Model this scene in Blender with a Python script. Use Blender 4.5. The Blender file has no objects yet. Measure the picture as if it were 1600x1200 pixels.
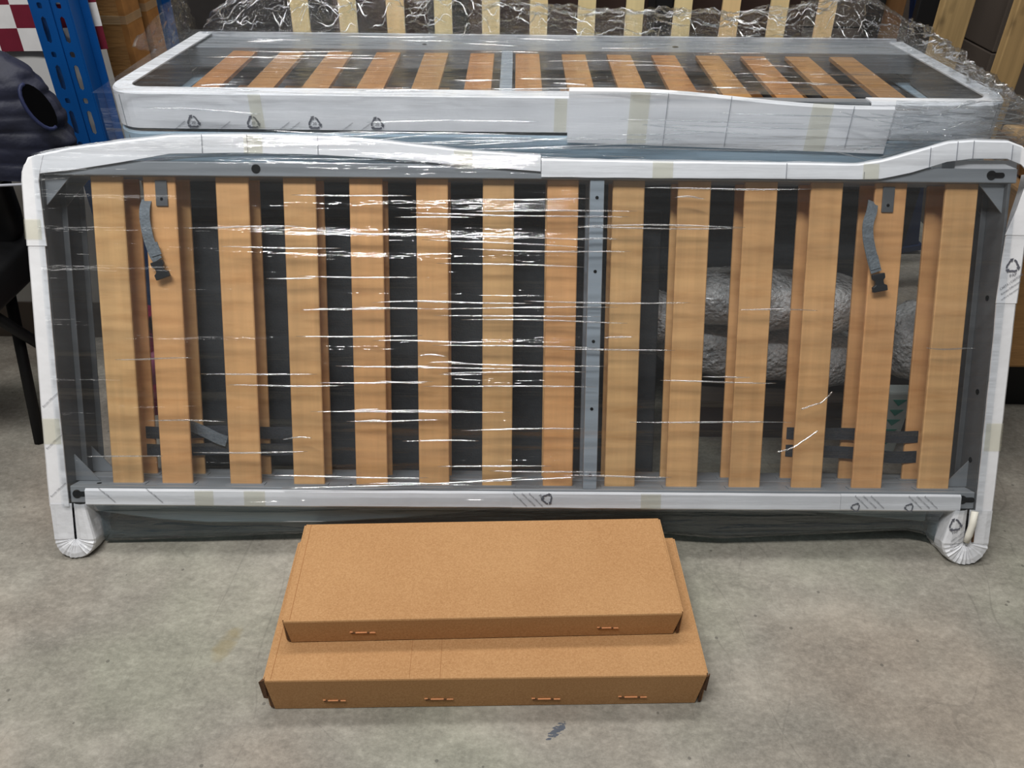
import bpy, math, random
from mathutils import Vector, Matrix, noise as mnoise
random.seed(7)
S = bpy.context.scene
COL = S.collection

# ------------------------------------------------------------------ camera
cd = bpy.data.cameras.new('camera'); cam = bpy.data.objects.new('camera', cd); COL.objects.link(cam)
PITCH, ROLL = math.radians(35.147), math.radians(0.615)
fw = Vector((0, math.cos(PITCH), -math.sin(PITCH))); rt = Vector((1, 0, 0)); up = rt.cross(fw)
r2 = rt*math.cos(ROLL) + up*math.sin(ROLL); u2 = -rt*math.sin(ROLL) + up*math.cos(ROLL)
mw = Matrix((r2, u2, -fw)).transposed().to_4x4(); mw.translation = (0, 0, 1.3458)
cam.matrix_world = mw
cd.sensor_fit = 'HORIZONTAL'; cd.sensor_width = 36; cd.lens = 1287.8*36/1600; cd.clip_start = 0.05
S.camera = cam

# ------------------------------------------------------------------ world, lamps, exposure
S.view_settings.view_transform = 'Standard'; S.view_settings.look = 'None'
S.view_settings.gamma = 1; S.view_settings.use_curve_mapping = False
S.view_settings.exposure = 0.0
S.cycles.transparent_max_bounces = 24
S.cycles.caustics_reflective = False; S.cycles.caustics_refractive = False
w = bpy.data.worlds.new('hall'); S.world = w; w.use_nodes = True
w.node_tree.nodes['Background'].inputs[0].default_value = (0.98, 0.99, 1.0, 1)
w.node_tree.nodes['Background'].inputs[1].default_value = 0.10

def lamp(name, loc, target, sx, sy, power, color=(1, 1, 1)):
    l = bpy.data.lights.new(name, 'AREA'); l.shape = 'RECTANGLE'; l.size = sx; l.size_y = sy
    l.energy = power; l.color = color
    o = bpy.data.objects.new(name, l); COL.objects.link(o); o.location = loc
    o.rotation_euler = (Vector(target)-Vector(loc)).to_track_quat('-Z', 'Y').to_euler()
    return o
lamp('ceiling_lamp', (-0.1, 2.25, 3.5), (0, 1.6, 0), 3.4, 0.28, 68, (1.0, 0.98, 0.95))
lamp('ceiling_lamp_front', (-0.66, 0.05, 3.55), (-0.1, 1.4, 0.4), 1.9, 0.11, 88, (1.0, 0.99, 0.975))
lamp('ceiling_lamp_side', (-2.4, 0.2, 3.4), (-0.3, 1.0, 0), 0.3, 1.5, 8, (1, 0.98, 0.95))

# ------------------------------------------------------------------ helpers
def lin(c):
    return tuple(((v/255)/12.92 if v/255 <= .04045 else ((v/255+.055)/1.055)**2.4) for v in c) + (1,)

class NT:
    def __init__(s, name):
        s.m = bpy.data.materials.new(name); s.m.use_nodes = True; s.t = s.m.node_tree
        s.t.nodes.clear(); s.out = s.n('ShaderNodeOutputMaterial')
    def n(s, typ, **kw):
        x = s.t.nodes.new(typ)
        for k, v in kw.items():
            if k.startswith('_'): setattr(x, k[1:], v)
            elif k[0] == 'i' and k[1:].isdigit(): s.put(x.inputs[int(k[1:])], v)
            else: s.put(x.inputs[k.replace('_', ' ')], v)
        return x
    def put(s, inp, v):
        if isinstance(v, bpy.types.NodeSocket): s.t.links.new(v, inp)
        elif isinstance(v, bpy.types.Node): s.t.links.new(v.outputs[0], inp)
        else: inp.default_value = v
    def coord(s, scale=(1, 1, 1), rot=(0, 0, 0), kind='Object', loc=(0, 0, 0)):
        tc = s.n('ShaderNodeTexCoord')
        mp = s.n('ShaderNodeMapping', Vector=tc.outputs[kind], Scale=scale, Rotation=rot, Location=loc)
        return mp.outputs[0]
    def noise(s, vec, scale, detail=3, rough=.5):
        return s.n('ShaderNodeTexNoise', Vector=vec, Scale=scale, Detail=detail, Roughness=rough).outputs[0]
    def ramp(s, fac, stops):
        r = s.n('ShaderNodeValToRGB', Fac=fac); e = r.color_ramp.elements
        while len(e) < len(stops): e.new(.5)
        for a, (p, c) in zip(e, stops):
            a.position = p; a.color = c if len(c) == 4 else tuple(c)+(1,)
        return r.outputs[0]
    def math(s, op, a, b=0.0, c=0.0):
        return s.n('ShaderNodeMath', _operation=op, i0=a, i1=b, i2=c).outputs[0]
    def mix(s, fac, a, b, mode='MIX'):
        x = s.n('ShaderNodeMix', _data_type='RGBA', _blend_type=mode)
        s.put(x.inputs[0], fac); s.put(x.inputs[6], a); s.put(x.inputs[7], b); return x.outputs[2]
    def done(s, sh):
        s.t.links.new(sh.outputs[0] if isinstance(sh, bpy.types.Node) else sh, s.out.inputs[0]); return s.m

def plain(name, rgb, rough=.6, metal=0.0, var=.12, scale=12, bump=0.0, bscale=60, spec=.4, stretch=(1, 1, 1)):
    t = NT(name); v = t.coord(stretch)
    n = t.noise(v, scale, 4)
    c = lin(rgb); d = tuple(x*(1-var) for x in c[:3])+(1,); l = tuple(min(1, x*(1+var)) for x in c[:3])+(1,)
    colr = t.ramp(n, [(.3, d), (.7, l)])
    b = t.n('ShaderNodeBsdfPrincipled', Base_Color=colr, Roughness=rough, Metallic=metal)
    b.inputs['Specular IOR Level'].default_value = spec
    if bump:
        bn = t.n('ShaderNodeBump', Height=t.noise(v, bscale, 3), Strength=bump, Distance=.004)
        t.put(b.inputs['Normal'], bn)
    return t.done(b)

def wood(name, rgb, along='z', var=.14, rough=.5, coarse=1.0, knots=False, figure=False):
    t = NT(name)
    sc = {'z': (40, 40, 2.2), 'y': (40, 2.2, 40), 'x': (2.2, 40, 40)}[along]
    v = t.coord(sc); oi = t.n('ShaderNodeObjectInfo')
    add = t.n('ShaderNodeVectorMath', _operation='ADD', i0=v)
    t.put(add.inputs[1], t.n('ShaderNodeVectorMath', _operation='SCALE', i0=(13, 7, 9), Scale=oi.outputs['Random']).outputs[0])
    g = t.noise(add.outputs[0], coarse, 5, .6)
    c = lin(rgb); d = tuple(x*(1-var) for x in c[:3])+(1,); l = tuple(min(1, x*(1+var)) for x in c[:3])+(1,)
    colr = t.ramp(g, [(.3, d), (.7, l)])
    tint = t.ramp(oi.outputs['Random'], [(0, (1.03, .93, .86, 1)), (1, (.97, 1.02, 1.0, 1))])
    colr = t.mix(1.0, colr, tint, 'MULTIPLY')
    if figure:
        f = t.noise(t.coord((5, 5, 26)), 1.3, 3, .55)
        colr = t.mix(1.0, colr, t.ramp(f, [(.3, (.86, .80, .74)), (.5, (1, 1, 1)), (.7, (1.06, 1.08, 1.08))]), 'MULTIPLY')
    if knots:
        k = t.noise(t.coord((3, 3, 1.5)), 6, 2)
        colr = t.mix(t.ramp(k, [(.6, (0, 0, 0)), (.72, (.7, .7, .7))]), colr, tuple(x*.25 for x in c[:3])+(1,))
    b = t.n('ShaderNodeBsdfPrincipled', Base_Color=colr, Roughness=rough)
    b.inputs['Specular IOR Level'].default_value = .3
    return t.done(b)

def film(name, stretch, base=.07, haze=.03, rough=.1, bump=.5, dist=.004, tint=(.96, .98, 1, 1), coarse=1.0, fine=2.6, hazecol=(.8, .86, .9, 1), rot=(0, 0, 0), sharp=True, fres=.5):
    t = NT(name)
    v = t.coord(stretch, rot)
    n1 = t.noise(v, coarse, 2, .5); n2 = t.noise(v, fine, 4, .6)
    if sharp:
        ridge = t.math('ABSOLUTE', t.math('SUBTRACT', n1, .5)); ridge = t.math('POWER', ridge, .6)
        r2_ = t.math('ABSOLUTE', t.math('SUBTRACT', n2, .5)); r2_ = t.math('POWER', r2_, .7)
        h = t.math('ADD', t.math('MULTIPLY', ridge, 1.0), t.math('MULTIPLY', r2_, .35))
    else:
        h = t.math('ADD', n1, t.math('MULTIPLY', n2, .12))
    bn = t.n('ShaderNodeBump', Height=h, Strength=bump, Distance=dist)
    gl = t.n('ShaderNodeBsdfGlossy', Color=(1, 1, 1, 1), Roughness=rough, Normal=bn)
    tr = t.n('ShaderNodeBsdfTransparent', Color=tint)
    df = t.n('ShaderNodeBsdfDiffuse', Color=hazecol, Normal=bn)
    tl = t.n('ShaderNodeBsdfTranslucent', Color=hazecol)
    hz = t.n('ShaderNodeMixShader', i0=.35, i1=df, i2=tl)
    lw = t.n('ShaderNodeFresnel', IOR=1.4, Normal=bn)
    fac = t.math('MINIMUM', t.math('ADD', t.math('MULTIPLY', lw, fres), base), .6)
    hm = t.math('MULTIPLY', t.ramp(t.noise(v, .7, 3), [(.35, (.25, .25, .25)), (.7, (1.6, 1.6, 1.6))]), haze)
    m1 = t.n('ShaderNodeMixShader', i0=hm, i1=tr, i2=hz)
    m2 = t.n('ShaderNodeMixShader', i0=fac, i1=m1, i2=gl)
    return t.done(m2)

class MB:
    def __init__(s): s.v = []; s.f = []
    def add(s, vs, fs):
        k = len(s.v); s.v += [tuple(p) for p in vs]; s.f += [tuple(i+k for i in f) for f in fs]; return s
    def box(s, x0, x1, y0, y1, z0, z1):
        return s.add([(x0, y0, z0), (x1, y0, z0), (x1, y1, z0), (x0, y1, z0), (x0, y0, z1), (x1, y0, z1), (x1, y1, z1), (x0, y1, z1)],
                     [(0, 3, 2, 1), (4, 5, 6, 7), (0, 1, 5, 4), (1, 2, 6, 5), (2, 3, 7, 6), (3, 0, 4, 7)])
    def cbox(s, x0, x1, y0, y1, z0, z1, c):           # box with chamfered edges along z
        o = [(x0+c, y0), (x1-c, y0), (x1, y0+c), (x1, y1-c), (x1-c, y1), (x0+c, y1), (x0, y1-c), (x0, y0+c)]
        return s.prism(o, z0, z1, 'z')
    def prism(s, poly, a, b, axis='y'):
        def P(p, t):
            return {'z': (p[0], p[1], t), 'y': (p[0], t, p[1]), 'x': (t, p[0], p[1])}[axis]
        n = len(poly)
        return s.add([P(p, a) for p in poly]+[P(p, b) for p in poly],
                     [tuple(range(n))[::-1], tuple(range(n, 2*n))]+[(i, (i+1) % n, n+(i+1) % n, n+i) for i in range(n)])
    def grid(s, nx, ny, fn):
        return s.add([fn(i/nx, j/ny) for j in range(ny+1) for i in range(nx+1)],
                     [(j*(nx+1)+i, j*(nx+1)+i+1, (j+1)*(nx+1)+i+1, (j+1)*(nx+1)+i) for j in range(ny) for i in range(nx)])
    def tube(s, pts, r, n=10, flat=None):
        pts = [Vector(p) for p in pts]; rings = []
        for i, p in enumerate(pts):
            d = (pts[min(i+1, len(pts)-1)]-pts[max(i-1, 0)]).normalized()
            a = d.cross(Vector((0, 0, 1)));
            if a.length < 1e-3: a = d.cross(Vector((0, 1, 0)))
            a.normalize(); b = d.cross(a)
            rr = r[i] if isinstance(r, (list, tuple)) else r
            rings.append([p+(a*math.cos(t)+b*math.sin(t)*(flat or 1))*rr for t in [2*math.pi*k/n for k in range(n)]])
        vs = [q for g in rings for q in g]; fs = []
        for i in range(len(pts)-1):
            fs += [(i*n+k, i*n+(k+1) % n, (i+1)*n+(k+1) % n, (i+1)*n+k) for k in range(n)]
        fs += [tuple(range(n))[::-1], tuple(range((len(pts)-1)*n, len(pts)*n))]
        return s.add(vs, fs)
    def disc(s, c, r, axis='y', t=.002, n=16):
        poly = [(math.cos(2*math.pi*k/n)*r, math.sin(2*math.pi*k/n)*r) for k in range(n)]
        if axis == 'y': return s.prism([(c[0]+p[0], c[2]+p[1]) for p in poly], c[1]-t, c[1]+t, 'y')
        if axis == 'z': return s.prism([(c[0]+p[0], c[1]+p[1]) for p in poly], c[2]-t, c[2]+t, 'z')
        return s.prism([(c[1]+p[0], c[2]+p[1]) for p in poly], c[0]-t, c[0]+t, 'x')

def obj(name, mb, mat, parent=None, loc=None, rot=None, smooth=False, solid=0, bevel=0, sub=0, noff=0.0):
    me = bpy.data.meshes.new(name); me.from_pydata(mb.v, [], mb.f); me.update()
    import bmesh
    bm = bmesh.new(); bm.from_mesh(me); bmesh.ops.recalc_face_normals(bm, faces=bm.faces); bm.to_mesh(me); bm.free()
    if smooth: me.polygons.foreach_set('use_smooth', [True]*len(me.polygons))
    me.materials.append(mat)
    o = bpy.data.objects.new(name, me); COL.objects.link(o)
    if parent: o.parent = parent
    if loc: o.location = loc
    if rot: o.rotation_euler = rot
    if solid:
        m = o.modifiers.new('thickness', 'SOLIDIFY'); m.thickness = solid; m.offset = noff
    if bevel:
        m = o.modifiers.new('bevel', 'BEVEL'); m.width = bevel; m.segments = 2; m.limit_method = 'ANGLE'
    if sub:
        m = o.modifiers.new('smooth', 'SUBSURF'); m.levels = sub; m.render_levels = sub
    return o
def tag(o, label, cat, group=None, kind=None):
    o['label'] = label; o['category'] = cat
    if group: o['group'] = group
    if kind: o['kind'] = kind
    return o
def thing(name, label, cat, loc=(0, 0, 0), rot=(0, 0, 0), group=None):
    o = bpy.data.objects.new(name, None); o.empty_display_size = .1; COL.objects.link(o)
    o.location = loc; o.rotation_euler = rot; return tag(o, label, cat, group)
def struct(name, mb, mat, label=None):
    o = obj(name, mb, mat); o['kind'] = 'structure'
    if label: o['label'] = label
    return o
def lerp(pts, x):
    if x <= pts[0][0]: return pts[0][1]
    for (a, b), (c, d) in zip(pts, pts[1:]):
        if x <= c: return b+(d-b)*(x-a)/(c-a)
    return pts[-1][1]
def nz(x, y, z=0.0): return mnoise.noise(Vector((x, y, z)))

_tc = {}
def text_mesh(body, size):
    k = (body, size)
    if k not in _tc:
        c = bpy.data.curves.new('printed_text', 'FONT'); c.body = body; c.size = size
        c.align_x = 'CENTER'; c.align_y = 'CENTER'
        o = bpy.data.objects.new('printed_text', c); COL.objects.link(o)
        dg = bpy.context.evaluated_depsgraph_get(); dg.update()
        me = bpy.data.meshes.new_from_object(o.evaluated_get(dg)); me.name = 'printed_text'
        bpy.data.objects.remove(o); _tc[k] = me
    return _tc[k]
def loop_mesh(size):                                   # three bent arrows chasing each other
    mb = MB(); R = size*.5; w_ = size*.07
    for k in range(3):
        a = math.pi/2+k*2*math.pi/3
        pts = []
        for q in range(9):
            th = a-.15-q*(1.55/8); r = R*(.72+.24*abs(math.cos((th-math.pi/2)*1.5)))
            pts.append((math.cos(th)*r, math.sin(th)*r))
        vs = []
        for i, p in enumerate(pts):
            d = Vector(pts[min(i+1, 8)])-Vector(pts[max(i-1, 0)]); d.normalize(); n_ = Vector((-d.y, d.x))*w_
            vs += [(p[0]+n_.x, p[1]+n_.y, 0), (p[0]-n_.x, p[1]-n_.y, 0)]
        mb.add(vs, [(2*i, 2*i+1, 2*i+3, 2*i+2) for i in range(8)])
        p = Vector(pts[-1]); d = (Vector(pts[-1])-Vector(pts[-2])).normalized(); n_ = Vector((-d.y, d.x))
        mb.add([(*(p+n_*w_*2.4), 0), (*(p-n_*w_*2.4), 0), (*(p+d*w_*4), 0)], [(0, 1, 2)])
    return mb
def print_on(parent, what, x, y, z, size, ang=0, flat=False, mat=None):
    mat = mat or INK
    rot = (0 if flat else math.pi/2, 0, 0)
    if what == 'loop':
        o = obj('recycling_mark', loop_mesh(size), mat, parent)
    else:
        me = text_mesh(what, size)
        if not me.materials: me.materials.append(mat)
        o = bpy.data.objects.new('printed_text', me); COL.objects.link(o); o.parent = parent
    m = Matrix.Translation((x, y, z)) @ (Matrix.Identity(4) if flat else Matrix.Rotation(math.pi/2, 4, 'X')) @ Matrix.Rotation(math.radians(ang), 4, 'Z')
    o.matrix_local = m
    return o

# ------------------------------------------------------------------ materials
SLAT = wood('beech_slat', (234, 182, 126), 'z', .10, .48, figure=True)
SLAT_Y = wood('beech_slat_flat', (180, 132, 84), 'y', .13, .48)
PALE = wood('pale_pine', (232, 208, 158), 'z', .08, .6)
PLANK = wood('rough_plank', (176, 146, 102), 'z', .22, .75, 1.0, True)
STEEL = plain('grey_painted_steel', (150, 154, 158), .42, .15, .05, 5)
STEEL_D = plain('dark_grey_steel', (104, 106, 108), .5, .2, .06, 5)
BAR = plain('blue_grey_bar', (163, 173, 182), .4, .1, .05, 5)
WHITE = plain('white_cardboard', (244, 244, 246), .62, 0, .045, 7, .35, 22)
FOLD = plain('card_fold', (150, 152, 160), .7)
FOOTW = plain('silvery_wrapped_card', (226, 227, 230), .4, 0, .08, 14, .5, 40)
BLUEW = plain('blue_grey_card', (168, 190, 205), .5, 0, .07, 6, .3, 20, stretch=(.3, 1, 3))
BLACK = plain('black', (16, 16, 18), .6)
BLACKP = plain('black_plastic', (34, 36, 39), .42)
HOLE = plain('hole_black', (9, 9, 10), .9, spec=.0)
INK = plain('grey_ink', (96, 97, 106), .8)
TAPE = None
STRAPM = plain('grey_webbing', (122, 130, 136), .8, 0, .15, 160, .5, 220)
STRAPD = plain('dark_webbing', (62, 65, 70), .8, 0, .15, 160, .5, 220)
CHAR = plain('charcoal_fabric', (60, 63, 66), .85, 0, .12, 60, .3, 220)
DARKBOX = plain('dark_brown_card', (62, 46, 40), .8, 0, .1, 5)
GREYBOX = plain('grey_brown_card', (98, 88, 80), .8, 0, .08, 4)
KRAFT2 = plain('kraft_pack', (160, 120, 74), .7, 0, .15, 6, .3, 30, stretch=(1, 1, 6))
PANELW = plain('pale_grey_board', (206, 205, 203), .6, 0, .03, 3)
BLUE = plain('blue_powder_coat', (8, 74, 140), .42, 0, .08, 10)
BLUED = plain('dark_blue_coat', (22, 40, 78), .5, 0, .08, 10)
NAVY = plain('navy_nylon', (25, 28, 46), .6, 0, .25, 18, .7, 40)
PIPING = plain('pale_piping', (170, 172, 180), .6)
PINK = plain('pink_film_roll', (176, 28, 78), .25, 0, .2, 18, .4, 25, spec=.6)
MAROON = plain('maroon_cloth', (112, 22, 44), .75, 0, .08, 30)
CREAM = plain('white_cloth', (232, 230, 228), .75, 0, .04, 30)
GREEN = plain('teal_print', (34, 132, 116), .7)
PARCELW = plain('pale_grey_wrap', (176, 184, 180), .6, 0, .08, 9)
ROD = plain('white_foam_rod', (226, 222, 210), .55, 0, .03, 9)

def kraft_mat():
    t = NT('kraft_cardboard'); v = t.coord()
    n1 = t.noise(v, 320, 4, .7); n2 = t.noise(v, 6, 3)
    c = t.ramp(n1, [(.28, lin((154, 112, 70))), (.5, lin((180, 136, 91))), (.75, lin((202, 160, 114)))])
    c = t.mix(.35, c, t.ramp(n2, [(.3, lin((170, 126, 83))), (.7, lin((188, 146, 101)))]))
    b = t.n('ShaderNodeBsdfPrincipled', Base_Color=c, Roughness=.75); b.inputs['Specular IOR Level'].default_value = .25
    t.put(b.inputs['Normal'], t.n('ShaderNodeBump', Height=t.noise(t.coord((1, 1, 1)), 160, 2), Strength=.12, Distance=.002))
    return t.done(b)
KRAFT = kraft_mat()
CARDEDGE = plain('raw_card_edge', (92, 64, 42), .9, 0, .3, 200)
CREASE = plain('card_crease', (158, 112, 70), .9)
FIBRE = plain('torn_card_fibre', (214, 150, 104), .9)

def tape_mat():
    t = NT('clear_yellowed_tape')
    tr = t.n('ShaderNodeBsdfTransparent', Color=(.98, .97, .91, 1)); gl = t.n('ShaderNodeBsdfGlossy', Roughness=.25)
    df = t.n('ShaderNodeBsdfDiffuse', Color=lin((224, 220, 196)))
    a = t.n('ShaderNodeMixShader', i0=.16, i1=tr, i2=df)
    return t.done(t.n('ShaderNodeMixShader', i0=.05, i1=a, i2=gl))
TAPE = tape_mat()

def bubble_mat():
    t = NT('bubble_wrap'); v = t.coord()
    vo = t.n('ShaderNodeTexVoronoi', Vector=v, Scale=95)
    n = t.noise(v, 18, 5, .65)
    h = t.math('ADD', t.math('MULTIPLY', vo.outputs[0], -.35), t.math('MULTIPLY', n, 2.0))
    bn = t.n('ShaderNodeBump', Height=h, Strength=1.0, Distance=.016)
    c = t.ramp(t.noise(v, 9, 4, .6), [(.32, lin((178, 182, 183))), (.56, lin((253, 253, 251)))])
    b = t.n('ShaderNodeBsdfPrincipled', Base_Color=c, Roughness=.16, Normal=bn)
    b.inputs['Specular IOR Level'].default_value = 1.0; b.inputs['Coat Weight'].default_value = .6; b.inputs['Coat Roughness'].default_value = .08
    return t.done(b)
BUBBLE = bubble_mat()

def floor_mat():
    t = NT('worn_concrete'); v = t.coord()
    a = t.noise(v, 2.0, 7, .66); b_ = t.noise(t.coord((1, 1.4, 1), (0, 0, -.5)), 7, 7, .68); c_ = t.noise(v, 95, 5, .8)
    base = t.ramp(a, [(.32, lin((102, 99, 92))), (.5, lin((146, 142, 132))), (.66, lin((190, 186, 173)))])
    base = t.mix(.42, base, t.ramp(b_, [(.34, lin((92, 89, 83))), (.52, lin((148, 144, 135))), (.66, lin((204, 200, 189)))]))
    base = t.mix(.36, base, t.ramp(c_, [(.28, lin((66, 64, 60))), (.5, lin((138, 135, 127))), (.8, lin((196, 192, 183)))]))
    base = t.mix(.20, base, t.ramp(t.noise(t.coord((1, 1.9, 1), (0, 0, .6)), 44, 6, .78), [(.30, lin((70, 68, 62))), (.5, lin((140, 137, 128))), (.68, lin((204, 200, 190)))]))
    hue = t.noise(t.coord(loc=(4, 2, 0)), 1.9, 3)
    base = t.mix(1.0, base, t.ramp(hue, [(.36, (.95, 1.0, .95)), (.5, (1, 1, 1)), (.64, (1.05, .98, .95))]), 'MULTIPLY')
    # hairline scratches: level lines of a stretched noise, broken up by another
    for sc, rot, ths in (((1.2, .35, 1), .35, .0016), ((.9, .25, 1), -.3, .0013), ((1, 1, 1), 1.2, .0012)):
        n = t.noise(t.coord(sc, (0, 0, rot), loc=(ths*900, 1, 0)), 2.6, 2, .4)
        line = t.math('LESS_THAN', t.math('ABSOLUTE', t.math('SUBTRACT', n, .5)), ths)
        gate = t.ramp(t.noise(v, 3.1+rot, 2), [(.5, (0, 0, 0)), (.6, (1, 1, 1))])
        base = t.mix(t.math('MULTIPLY', t.math('MULTIPLY', line, gate), .17), base, lin((62, 60, 56)))
    # pits
    vo = t.n('ShaderNodeTexVoronoi', Vector=v, Scale=16)
    base = t.mix(t.math('MULTIPLY', t.math('LESS_THAN', vo.outputs[0], .055), .55), base, lin((70, 68, 64)))
    # scuffed blue paint and an oily yellow spot
    sx = t.n('ShaderNodeSeparateXYZ', Vector=v)
    def spot(cx, cy, rx, ry, ang, colr, thr, amt, base):
        dx = t.math('SUBTRACT', sx.outputs[0], cx); dy = t.math('SUBTRACT', sx.outputs[1], cy)
        ca, sa = math.cos(ang), math.sin(ang)
        x_ = t.math('ADD', t.math('MULTIPLY', dx, ca), t.math('MULTIPLY', dy, sa))
        y_ = t.math('SUBTRACT', t.math('MULTIPLY', dy, ca), t.math('MULTIPLY', dx, sa))
        x_ = t.math('DIVIDE', x_, rx); y_ = t.math('DIVIDE', y_, ry)
        r = t.math('ADD', t.math('MULTIPLY', x_, x_), t.math('MULTIPLY', y_, y_))
        n = t.noise(t.coord((1, 2.4, 1), (0, 0, -ang)), 120 if thr else 14, 3)
        m = t.math('SUBTRACT', t.math('ADD', 1.0, t.math('MULTIPLY', t.math('SUBTRACT', n, .5), 3.0)), r)
        m = t.ramp(m, [(.0 if not thr else .35, (0, 0, 0)), (.8 if not thr else .5, (1, 1, 1))])
        return t.mix(t.math('MULTIPLY', m, amt), base, colr)
    base = spot(.086, .843, .028, .010, .75, lin((46, 62, 84)), True, .8, base)
    base = spot(-.555, 1.015, .022, .05, -.3, lin((138, 124, 82)), False, .45, base)
    base = t.mix(1.0, base, (1.06, 1.04, 1.02, 1), 'MULTIPLY')
    b = t.n('ShaderNodeBsdfPrincipled', Base_Color=base, Roughness=.62); b.inputs['Specular IOR Level'].default_value = .35
    t.put(b.inputs['Normal'], t.n('ShaderNodeBump', Height=t.math('ADD', c_, t.math('MULTIPLY', b_, .6)), Strength=.22, Distance=.003))
    return t.done(b)

FILM_F = film('stretch_film_front', (.28, 1, 6.5), base=.055, haze=.028, rough=.055, bump=1.0, dist=.031, coarse=2.2, fine=9, sharp=False, fres=.32)
FILM_T = film('stretch_film_top', (1.0, 9, 9), base=.075, haze=.06, rough=.10, bump=.8, dist=.012, coarse=2.6, fine=6)
FILM_C = film('stretch_film_crumpled', (5, 7, 7), base=.055, haze=.012, rough=.06, bump=1.0, dist=.03, coarse=2.6, fine=7)
def folds(name, parent, specs, r=.0016, seed=0, n=14):
    """thin standing folds of the film: each spec is a function t -> point"""
    mb = MB()
    for k, fn in enumerate(specs):
        pts = [fn(i/n) for i in range(n+1)]
        rad = [r*(.25+.9*math.sin(math.pi*min(1, max(0, i/n)))**.7)*(1+.35*nz(k*3.1, i*.7, seed)) for i in range(n+1)]
        mb.tube(pts, rad, 6)
    o = obj(name, mb, RIDGE, parent, smooth=True); o['kind'] = 'stuff'; return o
RIDGE = film('stretch_film_ridge', (3, 3, 3), base=.30, haze=.06, rough=.07, bump=.4, dist=.003, hazecol=(.9, .93, .95, 1))
FILM_S = film('stretch_film_bunched', (1.3, 4, 13), base=.075, haze=.05, rough=.07, bump=1.0, dist=.022, coarse=2.4, fine=7)
FILM_D = film('stretch_film_layers', (.8, 6, 9), base=.09, haze=.16, rough=.14, bump=.7, dist=.012, tint=(.50, .57, .60, 1), coarse=2.2, fine=6, hazecol=(.30, .42, .48, 1))

# ------------------------------------------------------------------ setting
struct('floor', MB().grid(2, 2, lambda a, b: (-5+10*a, -4+8.2*b, 0)), floor_mat())
struct('wall_back', MB().box(-5, 5, 3.95, 4.1, 0, 4.2), plain('back_wall_paint', (50, 47, 46), .8))

# ------------------------------------------------------------------ leaning bed frames
ALPHA, BETA = 0.29132*math.pi/180, 25.511*math.pi/180
BED_ORG = (0.0157, 1.2863, 0.041)
BED_ROT = (-BETA, 0, ALPHA)
SL = [(-.8756, -.8108), (-.7693, -.7037), (-.622, -.5551), (-.4848, -.4185), (-.3501, -.2824), (-.2139, -.1489), (-.0778, -.0139),
      (.0536, .1177), (.1874, .2526), (.3208, .3877), (.4574, .524), (.5926, .6576), (.7237, .7884), (.8676, .9344)]

def channel(path, y0, y1, t=.0035, top=True, bottom=False):
    """bent cardboard angle: front face between upper and lower edge of path, plus a return over the top or bottom"""
    mb = MB(); n = len(path)
    for (ua, va, ub, vb) in [(0, 0, 0, 0)][:0]: pass
    rows = []
    for (u, vt, vb) in path:
        row = []
        if top: row.append((u, y1, vt-.002))
        row += [(u, y0+.004, vt), (u, y0, vt-.004), (u, y0, vb+.003)]
        if bottom: row += [(u, y0+.004, vb), (u, y1, vb+.002)]
        rows.append(row)
    k = len(rows[0])
    mb.add([p for r in rows for p in r], [(i*k+j, i*k+j+1, (i+1)*k+j+1, (i+1)*k+j) for i in range(n-1) for j in range(k-1)])
    return mb
def dens(path, step=.03, wob=.0007, seed=0):
    out = []
    for a, b in zip(path, path[1:]):
        m = max(1, int((b[0]-a[0])/step))
        for q in range(m):
            f = q/m; u = a[0]+(b[0]-a[0])*f
            out.append((u, a[1]+(b[1]-a[1])*f+wob*nz(u*15, seed), a[2]+(b[2]-a[2])*f+wob*nz(u*17, seed+5)))
    out.append(path[-1]); return out

def foot_mesh(side, cv, yf, yr, cu, R, outer, inner):
    """U-shaped wrapped foot seen from the front; gathered folds on its end"""
    mb = MB(); out = []
    top = .068
    out.append((cu+side*(-1)*0, top))
    pts = [(inner, top)]
    for q in range(1, 6): pts.append((inner+((cu-side*R)-inner)*q/6, top+(cv-top)*q/6))
    N = 28
    for q in range(N+1):
        th = math.pi*q/N
        pts.append((cu-side*R*math.cos(th), cv-R*math.sin(th)))
    for q in range(1, 6): pts.append((cu+side*R+(outer-(cu+side*R))*q/6, cv+(top-cv)*q/6))
    pts.append((outer, top))
    n = len(pts)
    fl = lambda y: .4773*y-.0454+.0004
    V = []
    for ring, (s, dy) in enumerate(((.06, .006), (.35, .0), (.72, -.002), (.95, -.0005), (1.0, .005))):
        for i, (u, v) in enumerate(pts):
            low = max(0, min(1, (cv-v+.012)/.02))
            uu = cu+(u-cu)*s; vc = cv if v < cv+.012 else v
            vv = vc+(v-vc)*s if v < cv+.012 else v
            fold = (.0045*nz(i*.83+side, 3.3)+(.0011 if i % 2 else -.0009))*low*(1 if 0 < ring < 4 else .3)*(1+.5*nz(i*1.7, ring))
            y = yf+dy+fold
            V.append((uu, y, max(vv, fl(y))))
    for y in (yf+(yr-yf)*.25, yf+(yr-yf)*.5, yf+(yr-yf)*.75, yr):
        for i, (u, v) in enumerate(pts):
            w_ = .0015*nz(i*.5, y*60)
            V.append((u+w_, y, max(v+w_, fl(y))))
    rings = 9
    F = [(r*n+i, r*n+i+1, (r+1)*n+i+1, (r+1)*n+i) for r in range(rings-1) for i in range(n-1)]
    F.append(tuple(range((rings-1)*n, rings*n)))
    mb.add(V, F); return mb

def keyhole(u, v, y, flip):
    mb = MB(); n = 14; r1, r2 = .0095, .0055; L = .021*flip
    mb.disc((u, y, v), r1, 'y', .0012, n)
    mb.box(min(u, u+L), max(u, u+L), y-.0012, y+.0012, v-r2, v+r2)
    mb.disc((u+L, y, v), r2, 'y', .0012, 10)
    return mb

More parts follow.
